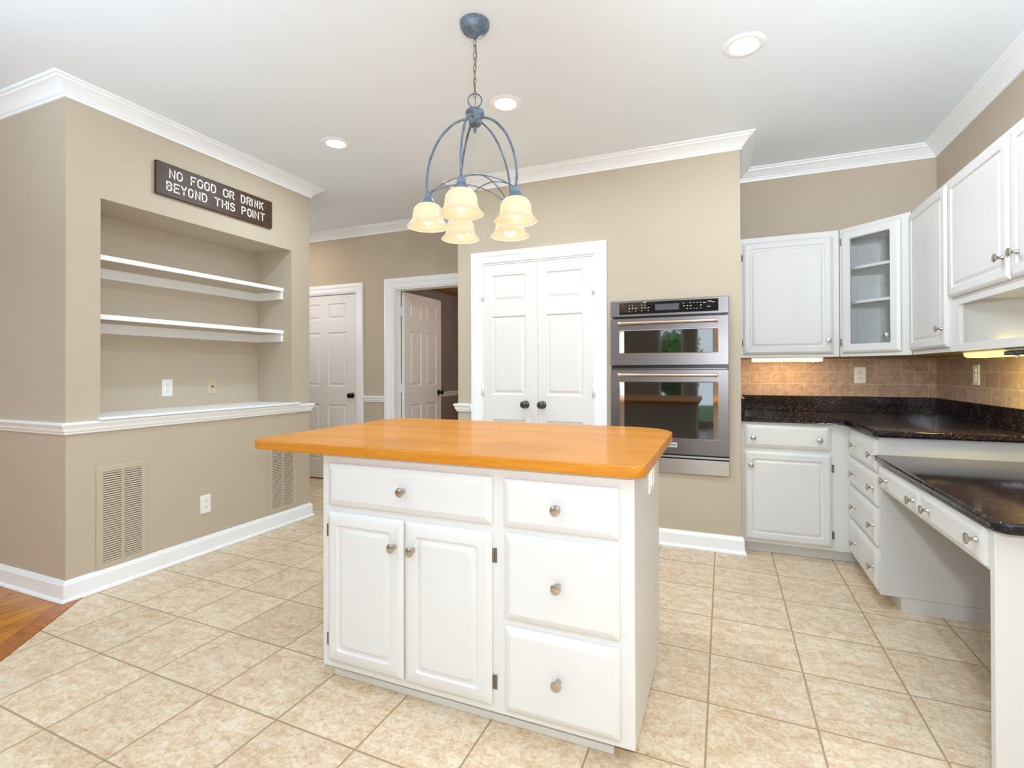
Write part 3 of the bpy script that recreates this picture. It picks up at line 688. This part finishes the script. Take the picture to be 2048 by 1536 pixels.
# granite worktop, L-shaped, with its upstand
CT = .887
t = thing('granite_countertop', 'dark brown speckled granite worktop with upstand in the corner recess', 'countertop', (0, 0, ZT))
bm = NB(); pts = [(.1045, 3.622), (.64, 3.622), (.672, 3.600), (.685, 3.57), (.685, 3.03), (.70, 3.005), (1.328, 3.005), (1.328, 4.248), (.1045, 4.248)]
prism(bm, pts, .0005, CT-ZT, .010, 3); mesh('slab', bm, 'granite', t, smooth=40)
bm = NB(); box(bm, .1045, 1.328, 4.222, 4.248, CT-ZT+.0005, .998-ZT, .002); box(bm, 1.302, 1.328, 2.2, 4.2215, CT-ZT+.0005, .998-ZT, .002)
mesh('upstand', bm, 'granite', t)
bm = NB(); box(bm, .106, .128, 3.66, 4.2215, CT-ZT+.0005, .998-ZT, .002); mesh('side_splash', bm, 'granite', t)
# tile backsplash
bm = NB(); box(bm, .1035, 1.3295, 4.238, 4.2495, .9985, 1.40); struct('wall_backsplash_recess', bm, 'splash_x')
bm = NB(); box(bm, 1.318, 1.3295, 1.6, 4.2375, .9985, 1.40); struct('wall_backsplash_right', bm, 'splash_y')

# ------------------------------------------------------------------ desk
DZ = .766; DY1 = 3.029; PY = 1.872
t = thing('built_in_desk', 'white built-in desk with open knee space, two slim drawers and end panel', 'desk', (.713, DY1, 0), -PI/2)
Yl = lambda y: DY1-y
bm = NB(); box(bm, .002, Yl(1.9025), .0, .020, .603, .7315, .001, 1); mesh('apron', bm, 'cab', t)
bm = NB(); box(bm, Yl(1.902), Yl(PY), 0, .612, 0, .7315, .003); mesh('end_panel', bm, 'cab', t)
cab_drawer(t, Yl(2.990), Yl(2.420), .612, .720, [(Yl(2.835), .672), (Yl(2.470), .669)])
cab_drawer(t, Yl(2.410), Yl(1.906), .612, .724, [(Yl(2.315), .669), (Yl(1.930), .682)])
bm = NB(); prism(bm, [(.690, 1.835), (.715, 1.805), (1.3015, 1.805), (1.3015, 3.0285), (.690, 3.0285)], .7325, DZ, .011, 3)
tag(mesh('desk_countertop', bm, 'granite', smooth=40), 'lower dark granite slab lying on the built-in desk', 'countertop')

# ------------------------------------------------------------------ wall cabinets
UZ0, UZ1, UY = 1.273, 2.114, 3.940
t = thing('wall_cabinet', 'white single-door wall cabinet hanging above the warm strip light', 'cabinet', (.105, UY, 0), group='white wall cabinets')
bm = NB(); box(bm, 0, .605, 0, .296, UZ0, UZ1, .002); mesh('body', bm, 'cab', t)
cab_door(t, .022, .567, 1.296, 2.078, (.540, 1.385), 'l', (.08, .10))
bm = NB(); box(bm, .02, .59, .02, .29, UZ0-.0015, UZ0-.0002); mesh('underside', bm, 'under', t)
# corner cabinet with glass door
CX0, CX1 = (.713, 3.938), (1.018, 3.640)
ang = math.atan2(CX1[1]-CX0[1], CX1[0]-CX0[0]); cw = math.hypot(CX1[0]-CX0[0], CX1[1]-CX0[1])
t = thing('corner_cabinet', 'white corner wall cabinet with a glass door', 'cabinet', (CX0[0], CX0[1], 0), ang)
def toL(x, y):
    d = Vector((x-CX0[0], y-CX0[1])); return (d.x*math.cos(-ang)-d.y*math.sin(-ang), d.x*math.sin(-ang)+d.y*math.cos(-ang))
outer = [toL(.7135, 3.942), toL(1.0175, 3.6425), toL(1.3275, 3.6425), toL(1.3275, 4.2360), toL(.7135, 4.2360)]
inner_ = [toL(.7315, 3.960), toL(1.0355, 3.6605), toL(1.3115, 3.6605), toL(1.3115, 4.2200), toL(.7315, 4.2200)]
bm = NB()
for i in range(1, 5):
    j = (i+1) % 5; a, b, c, d = outer[i], outer[j], inner_[j], inner_[i]
    prism(bm, [a, b, c, d], UZ0, UZ1)
prism(bm, outer, UZ0, UZ0+.018); prism(bm, outer, UZ1-.018, UZ1)
mesh('carcass', bm, 'cab_in', t)
bm = NB()
for z in (1.62, 1.845): prism(bm, [toL(.735, 4.21), toL(.735, 3.985), toL(1.04, 3.685), toL(1.305, 3.685), toL(1.305, 4.21)], z, z+.018)
mesh('shelf', bm, 'cab_in', t)
for sx in (.871, 1.008):
    bm = NB(); a_, b_, c_, d_ = toL(sx-.010, 4.2195), toL(sx+.010, 4.2195), toL(sx+.010, 4.211), toL(sx-.010, 4.211); prism(bm, [a_, b_, c_, d_], UZ0+.02, UZ1-.02); mesh('shelf_standard', bm, 'trim', t)
bm = NB(); prism(bm, [toL(.735, 4.2195), toL(1.305, 4.2195), toL(1.305, 4.205), toL(.735, 4.205)], 2.058, 2.074); mesh('hanging_rail', bm, 'trim', t)
bm = NB(); loft(bm, [rring(a, cw-a, UZ0+a2, UZ1-a3, .002, -o, 1) for a, a2, a3, o in ((0, 0, 0, 0), (0, 0, 0, .0), (.002, .002, .002, .001), (.056, .060, .060, .001), (.056, .060, .060, -.018))], False, False); mesh('face_frame', bm, 'cab', t)
bm = NB(); framed(bm, 0, .354, 0, .797, GLASSDOOR, -.0025, False, False); dd = mesh('door', bm, 'cab', t, (.020, 0, 1.296), smooth=25)
knob(dd, .290, .098, -.0215); hinge(dd, -.007, .07); hinge(dd, -.007, .735)
bm = NB(); box(bm, .055, .299, -.006, -.003, .055, .742); mesh('pane', bm, 'glass', dd)
bm = NB()
for q in ([toL(.74, 4.21), toL(1.30, 4.21), toL(1.30, 3.69), toL(1.03, 3.69), toL(.74, 3.97)],): prism(bm, q, UZ0-.0015, UZ0-.0002)
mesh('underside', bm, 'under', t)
# single door cabinet on the side wall
t = thing('wall_cabinet', 'white narrow wall cabinet with one door between the glass corner and the open-niche cabinet', 'cabinet', (1.020, 3.639, 0), -PI/2, group='white wall cabinets')
w1 = 3.639-3.092
bm = NB(); box(bm, .0, w1, 0, .297, UZ0, UZ1, .002); mesh('body', bm, 'cab', t)
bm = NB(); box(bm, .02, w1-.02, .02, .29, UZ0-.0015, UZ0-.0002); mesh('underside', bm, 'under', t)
dd = cab_door(t, -.045+.050, w1-.010, 1.296, 2.095, (3.639-3.145, 1.390), 'l', (.08, .10))
# cabinet with two doors over an open niche
YA, YZ = 3.090, 1.930
t = thing('niche_cabinet', 'white two-door wall cabinet with an open shelf space beneath its doors', 'cabinet', (1.020, YA, 0), -PI/2)
w2 = YA-YZ
bm = NB(); box(bm, 0, w2, 0, .297, 1.520, UZ1, .002); mesh('body', bm, 'cab', t)
bm = NB(); box(bm, .0, .018, .018, .297, UZ0, 1.5195); box(bm, w2-.018, w2, .018, .297, UZ0, 1.5195); box(bm, .0185, w2-.0185, .285, .297, UZ0, 1.5195); box(bm, .0185, w2-.0185, .018, .2845, UZ0, UZ0+.018); mesh('niche_panels', bm, 'cab', t)
bm = NB(); box(bm, 0, w2, 0, .0178, UZ0, 1.5195); 
bm.free(); bm = NB()
box(bm, 0, .085, 0, .0178, UZ0, 1.5195); box(bm, w2-.085, w2, 0, .0178, UZ0, 1.5195); box(bm, .085, w2-.085, 0, .0178, UZ0, UZ0+.036); box(bm, .085, w2-.085, 0, .0178, 1.493, 1.5195); mesh('face_frame', bm, 'cab', t)
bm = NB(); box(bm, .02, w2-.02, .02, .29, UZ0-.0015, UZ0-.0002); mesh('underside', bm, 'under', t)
cab_door(t, .012, YA-2.511, 1.531, 2.095, (YA-2.545, 1.622), 'l', (.07, .10))
cab_door(t, YA-2.500, w2-.012, 1.531, 2.095, (YA-2.440, 1.622), 'r', (.07, .10))

# strip lights under the wall cabinets
t = thing('under_cabinet_light', 'slim lit strip light glowing warm under the single-door wall cabinet', 'light', (.40, 3.99, UZ0-.0017))
bm = NB(); box(bm, -.22, .22, -.035, .06, -.010, 0, .002); mesh('housing', bm, 'plate', t)
bm = NB(); box(bm, -.215, .215, -.045, .05, -.028, -.0102, .007, 3); mesh('diffuser', bm, 'tube_warm', t, smooth=40)
bm = NB(); lathe(bm, [(.006, -.036), (.006, -.0282)], 10); mesh('switch_button', bm, 'plate', t, (.16, -.03, 0))
light('strip_glow', 'AREA', (.40, 4.02, UZ0-.035), 1.5, (1, .66, .28), .4, .07, (0, .35, -1))
t = thing('under_cabinet_light', 'lit yellow strip light fixed beneath the open-niche cabinet', 'light', (1.10, 2.84, UZ0-.0017), -PI/2)
bm = NB(); box(bm, -.26, .40, -.035, .07, -.008, 0, .002); mesh('housing', bm, 'plate', t)
bm = NB(); loft(bm, [[(x, y*s, z*s-.009) for y, z in ((-.045, 0), (-.042, -.012), (-.030, -.020), (.04, -.020), (.055, -.012), (.058, 0))] for x, s in ((-.25, .3), (-.243, .75), (-.22, 1), (.14, 1))]); mesh('diffuser', bm, 'tube_yellow', t, smooth=50)
bm = NB(); box(bm, .142, .395, -.04, .055, -.026, -.009, .004); mesh('dark_lens', bm, 'granite', t)
bm = NB(); lathe(bm, [(.007, -.036), (.007, -.0262)], 10); mesh('switch_button', bm, 'plate', t, (.20, -.02, 0))
light('strip_glow', 'AREA', (1.12, 2.98, UZ0-.035), 6.0, (1, .82, .22), .07, .42, (.35, .35, -1))

# ------------------------------------------------------------------ wall oven
t = thing('wall_oven', 'stainless double wall oven built into the tan wall beside the white pantry doors', 'oven', (-.735, YB, 0))
OW = .766; OX = lambda v: v+.735
bm = NB(); box(bm, .015, .750, -.001, .11, .512, 1.653); mesh('body', bm, 'blackgap', t)
bm = NB(); framed(bm, 0, OW, 1.561, 1.671, [(0, .0005, .002), (0, .018, .002), (.002, .020, .002)]); cp = mesh('control_panel', bm, 'steel', t)
bm = NB(); framed(bm, OX(-.676), OX(-.030), 1.577, 1.658, [(0, .0202, .002), (0, .0212, .002)]); gp = mesh('control_glass', bm, 'panelglass', cp)
bm = NB(); box(bm, OX(-.432), OX(-.275), -.0218, -.0213, 1.597, 1.639); mesh('display', bm, 'display', cp)
for gx0, cols, rows in ((-.61, 3, 3), (-.525, 3, 3), (-.25, 4, 3), (-.165, 2, 3)):
    bm = NB()
    for i in range(cols):
        for j in range(rows):
            if (i+j*2+cols) % 5 == 4: continue
            x = OX(gx0+.022*i); z = 1.597+.019*j; wv = .004+.003*((i*3+j) % 3 == 1)
            box(bm, x, x+wv*1.5, -.0218, -.0213, z, z+.005)
    mesh('key_legend', bm, 'legend', cp)
for gx, gz, gw in ((-.095, 1.640, .025), (-.125, 1.632, .018), (-.10, 1.606, .022), (-.07, 1.634, .018), (-.51, 1.652, .02)):
    bm = NB(); box(bm, OX(gx), OX(gx)+gw, -.0218, -.0213, gz, gz+.004); mesh('key_legend', bm, 'legend', cp)
def oven_door(z0, z1, wz0, wz1, hz):
    bm = NB(); x0, x1 = OX(-.675), OX(-.031)
    o = [rring(0, OW, z0, z1, .002, -.0015, 1), rring(0, OW, z0, z1, .002, -.028, 1), rring(.002, OW-.002, z0+.002, z1-.002, .002, -.030, 1), rring(x0, x1, wz0, wz1, .006, -.030, 1), rring(x0, x1, wz0, wz1, .006, -.026, 1)]
    loft(bm, o, True, True); d = mesh('oven_door', bm, 'steel', t)
    bm = NB(); loft(bm, [rring(x0+a, x1-a, wz0+b, wz1-b, .004, -y, 1) for a, b, y in ((.0005, .0005, .0262), (.001, .001, .0312), (.003, .003, .0315), (.033, .005, .0285), (.034, .006, .0262))], False, False); mesh('window_frame', bm, 'chrome', d)
    bm = NB(); box(bm, x0+.034, x1-.034, -.0278, -.0262, wz0+.0065, wz1-.0065); mesh('window_glass', bm, 'ovenglass', d)
    M2 = Matrix.Rotation(PI/2, 4, 'Y'); bm = NB(); lathe(bm, [(.0105, .022), (.0105, OW-.166+.022)], 16, Matrix.Translation((OX(-.680), -.068, hz)) @ M2)
    for a, b in ((0, .024), (.622, .646)): lathe(bm, [(.012, a), (.0135, a+.002), (.0135, b-.002), (.012, b)], 16, Matrix.Translation((OX(-.680), -.068, hz)) @ M2)
    for xx in (.034, .612): lathe(bm, [(.007, -.0302), (.006, -.058)][::-1] and [(.007, .0302), (.006, .060)], 10, Matrix.Translation((OX(-.680)+xx, 0, hz-.004)) @ TO_NEGY)
    mesh('handle', bm, 'handle', d, smooth=40); return d
oven_door(1.222, 1.547, 1.301, 1.466, 1.512)
lo = oven_door(.624, 1.190, .727, 1.112, 1.156)
bm = NB(); box(bm, OX(-.412), OX(-.291), -.0312, -.0302, .669, .701); bd = mesh('badge', bm, 'badge', lo)
fc = bpy.data.curves.new('badge_text', 'FONT'); fc.body = 'KitchenAid'; fc.size = .0225; fc.align_x = 'CENTER'; fc.align_y = 'CENTER'; fc.extrude = .0002; fc.offset = .0004
tmp = bpy.data.objects.new('tmp', fc); C.objects.link(tmp)
dg = bpy.context.evaluated_depsgraph_get(); me = bpy.data.meshes.new_from_object(tmp.evaluated_get(dg)); bpy.data.objects.remove(tmp)
me.materials.clear(); me.materials.append(M['ink']); tx = bpy.data.objects.new('badge_lettering', me); C.objects.link(tx); tx.parent = lo
tx.location = (OX(-.3515), -.0316, .685); tx.rotation_euler = (PI/2, 0, 0)
bm = NB(); box(bm, 0, OW, -.006, -.0015, 1.1915, 1.2205); box(bm, .004, OW-.004, -.012, -.006, 1.203, 1.209); mesh('door_gap_trim', bm, 'blackgap', t)
bm = NB(); box(bm, .010, OW-.012, -.0145, -.0125, 1.194, 1.199); mesh('vent_strip', bm, 'steel', t)
bm = NB(); box(bm, 0, OW, -.012, -.0015, .590, .6235); mesh('lower_gap', bm, 'blackgap', t)
bm = NB(); box(bm, 0, OW, -.020, -.0125, .600, .612, .002); mesh('lower_vent_strip', bm, 'steel_light', t)
bm = NB(); box(bm, 0, OW, -.018, -.0015, .494, .5895, .002); mesh('bottom_trim', bm, 'steel_light', t)

# ------------------------------------------------------------------ ceiling lights
def can(x, y, label):
    t = thing('recessed_light', label, 'ceiling light', (x, y, ZC), group='round recessed ceiling lights')
    bm = NB(); lathe(bm, [(.062, -.001), (.062, -.006), (.068, -.009), (.085, -.006), (.096, -.0012)], 40, cap=False); mesh('trim_ring', bm, 'trim', t, smooth=40)
    bm = NB(); lathe(bm, [(0, -.0045), (.0615, -.0045)], 40, cap=False); mesh('lens', bm, 'can', t)
    light('can_light', 'AREA', (x, y, ZC-.012), 12.5, (.74, .88, 1), .11, None, (0, 0, -1)).data.shape = 'DISK'
can(.094, 2.585, 'round recessed light in the ceiling nearest the wall cabinets')
can(-1.131, 2.625, 'round recessed light in the ceiling close behind the chandelier chain')
can(-2.366, 2.645, 'round recessed light in the ceiling nearest the board sign')

# ------------------------------------------------------------------ chandelier
CXY = Vector((-.992, 1.965)); ZR = 1.805
t = thing('chandelier', 'five-arm blue-grey iron chandelier with amber bell shades above the island', 'chandelier', (CXY.x, CXY.y, 0))
bm = NB(); lathe(bm, [(.064, ZC-.001), (.064, 2.690), (.062, 2.680), (.052, 2.664), (.034, 2.652), (.014, 2.645), (.013, 2.636), (.008, 2.632), (0, 2.631)], 32); mesh('canopy', bm, 'verdigris', t, smooth=40)
bm = NB(); zz = 2.632; k = 0
while zz > 2.392:
    a = k*PI/2; L_ = .017; pts = []
    for j in range(14):
        th = 2*PI*j/14; pts.append((.0065*math.cos(th)*math.cos(a), .0065*math.cos(th)*math.sin(a), zz-L_+.0005+L_*math.sin(th)))
    tube(bm, pts, .0016, 6, closed=True); zz -= .0285; k += 1
mesh('chain', bm, 'chain', t, smooth=60)
bm = NB(); tube(bm, smooth_curve([(.004, 0, 2.632), (.007, .003, 2.55), (-.005, .004, 2.47), (.003, 0, 2.36), (0, 0, 2.332)], 6), .0017, 6); mesh('cord', bm, 'chain', t, smooth=60)
av = (math.cos(-.395), math.sin(-.395))
bm = NB(); tube(bm, [(.030*math.cos(2*PI*k/28)*math.cos(.39), .030*math.cos(2*PI*k/28)*math.sin(.39), 2.362+.030*math.sin(2*PI*k/28)) for k in range(28)], .003, 8, closed=True); mesh('loop', bm, 'verdigris', t, smooth=60)
bm = NB(); lathe(bm, [(0, 2.334), (.006, 2.333), (.008, 2.326), (.022, 2.322), (.038, 2.316), (.042, 2.308), (.041, 2.300), (.033, 2.292), (.028, 2.270), (.026, 2.256), (.018, 2.249), (.007, 2.246), (.006, 2.238), (.008, 2.232), (.006, 2.222), (0, 2.220)], 28); mesh('hub', bm, 'verdigris', t, smooth=40)
SH = [(.0875, 0), (.0895, .002), (.0865, .005), (.079, .013), (.071, .024), (.0665, .038), (.0655, .052), (.063, .068), (.057, .082), (.047, .093), (.034, .099)]
sock = []
for i in range(5):
    a = math.radians(-148 + 72*i - 3); dx, dy = math.cos(a), math.sin(a); r = .202; sock.append((dx*r, dy*r)); st = ZR+.148
    bm = NB(); tube(bm, smooth_curve([(dx*q, dy*q, z) for q, z in ((.028, 2.280), (.060, 2.272), (.105, 2.244), (.155, 2.183), (.190, 2.105), (.205, 2.035), (.207, 1.990), (.202, st-.002))], 6), .0052, 10); mesh('arm', bm, 'verdigris', t, smooth=60)
    bm = NB(); lathe(bm, [(0, .150), (.012, .149), (.017, .144), (.018, .134), (.0175, .126), (.024, .117), (.030, .108), (.033, .099), (.033, .092), (.030, .0915)], 24, cap=False); sk = mesh('socket', bm, 'verdigris', t, (dx*r, dy*r, ZR), smooth=40)
    bm = NB(); lathe(bm, SH + [(q-.003, z-.001) for q, z in SH[::-1]][:-2] + [(.084, .004)], 36, cap=False); sh = mesh('shade', bm, 'shade', sk, smooth=60)
    bm = NB()
    if i == 3: lathe(bm, [(0, .002), (.014, .004), (.024, .014), (.027, .028), (.022, .044), (.014, .060), (.012, .090)], 18)
    else: lathe(bm, [(0, -.002), (.002, .004), (.006, .018), (.013, .034), (.016, .050), (.013, .066), (.010, .090)], 16)
    mesh('bulb', bm, 'bulb', sk, smooth=60)
    light('bulb_light', 'POINT', (CXY.x+dx*r, CXY.y+dy*r, ZR+.045), .45, (1, .90, .76), .02)
for i in range(5):
    p, q = Vector(sock[i]), Vector(sock[(i+2) % 5]); pts = []
    for k in range(17):
        s = k/16; m = p.lerp(q, s); pts.append((m.x, m.y, ZR+.142+.068*4*s*(1-s)))
    bm = NB(); tube(bm, pts, .0026, 8); mesh('brace', bm, 'verdigris', t, smooth=60)
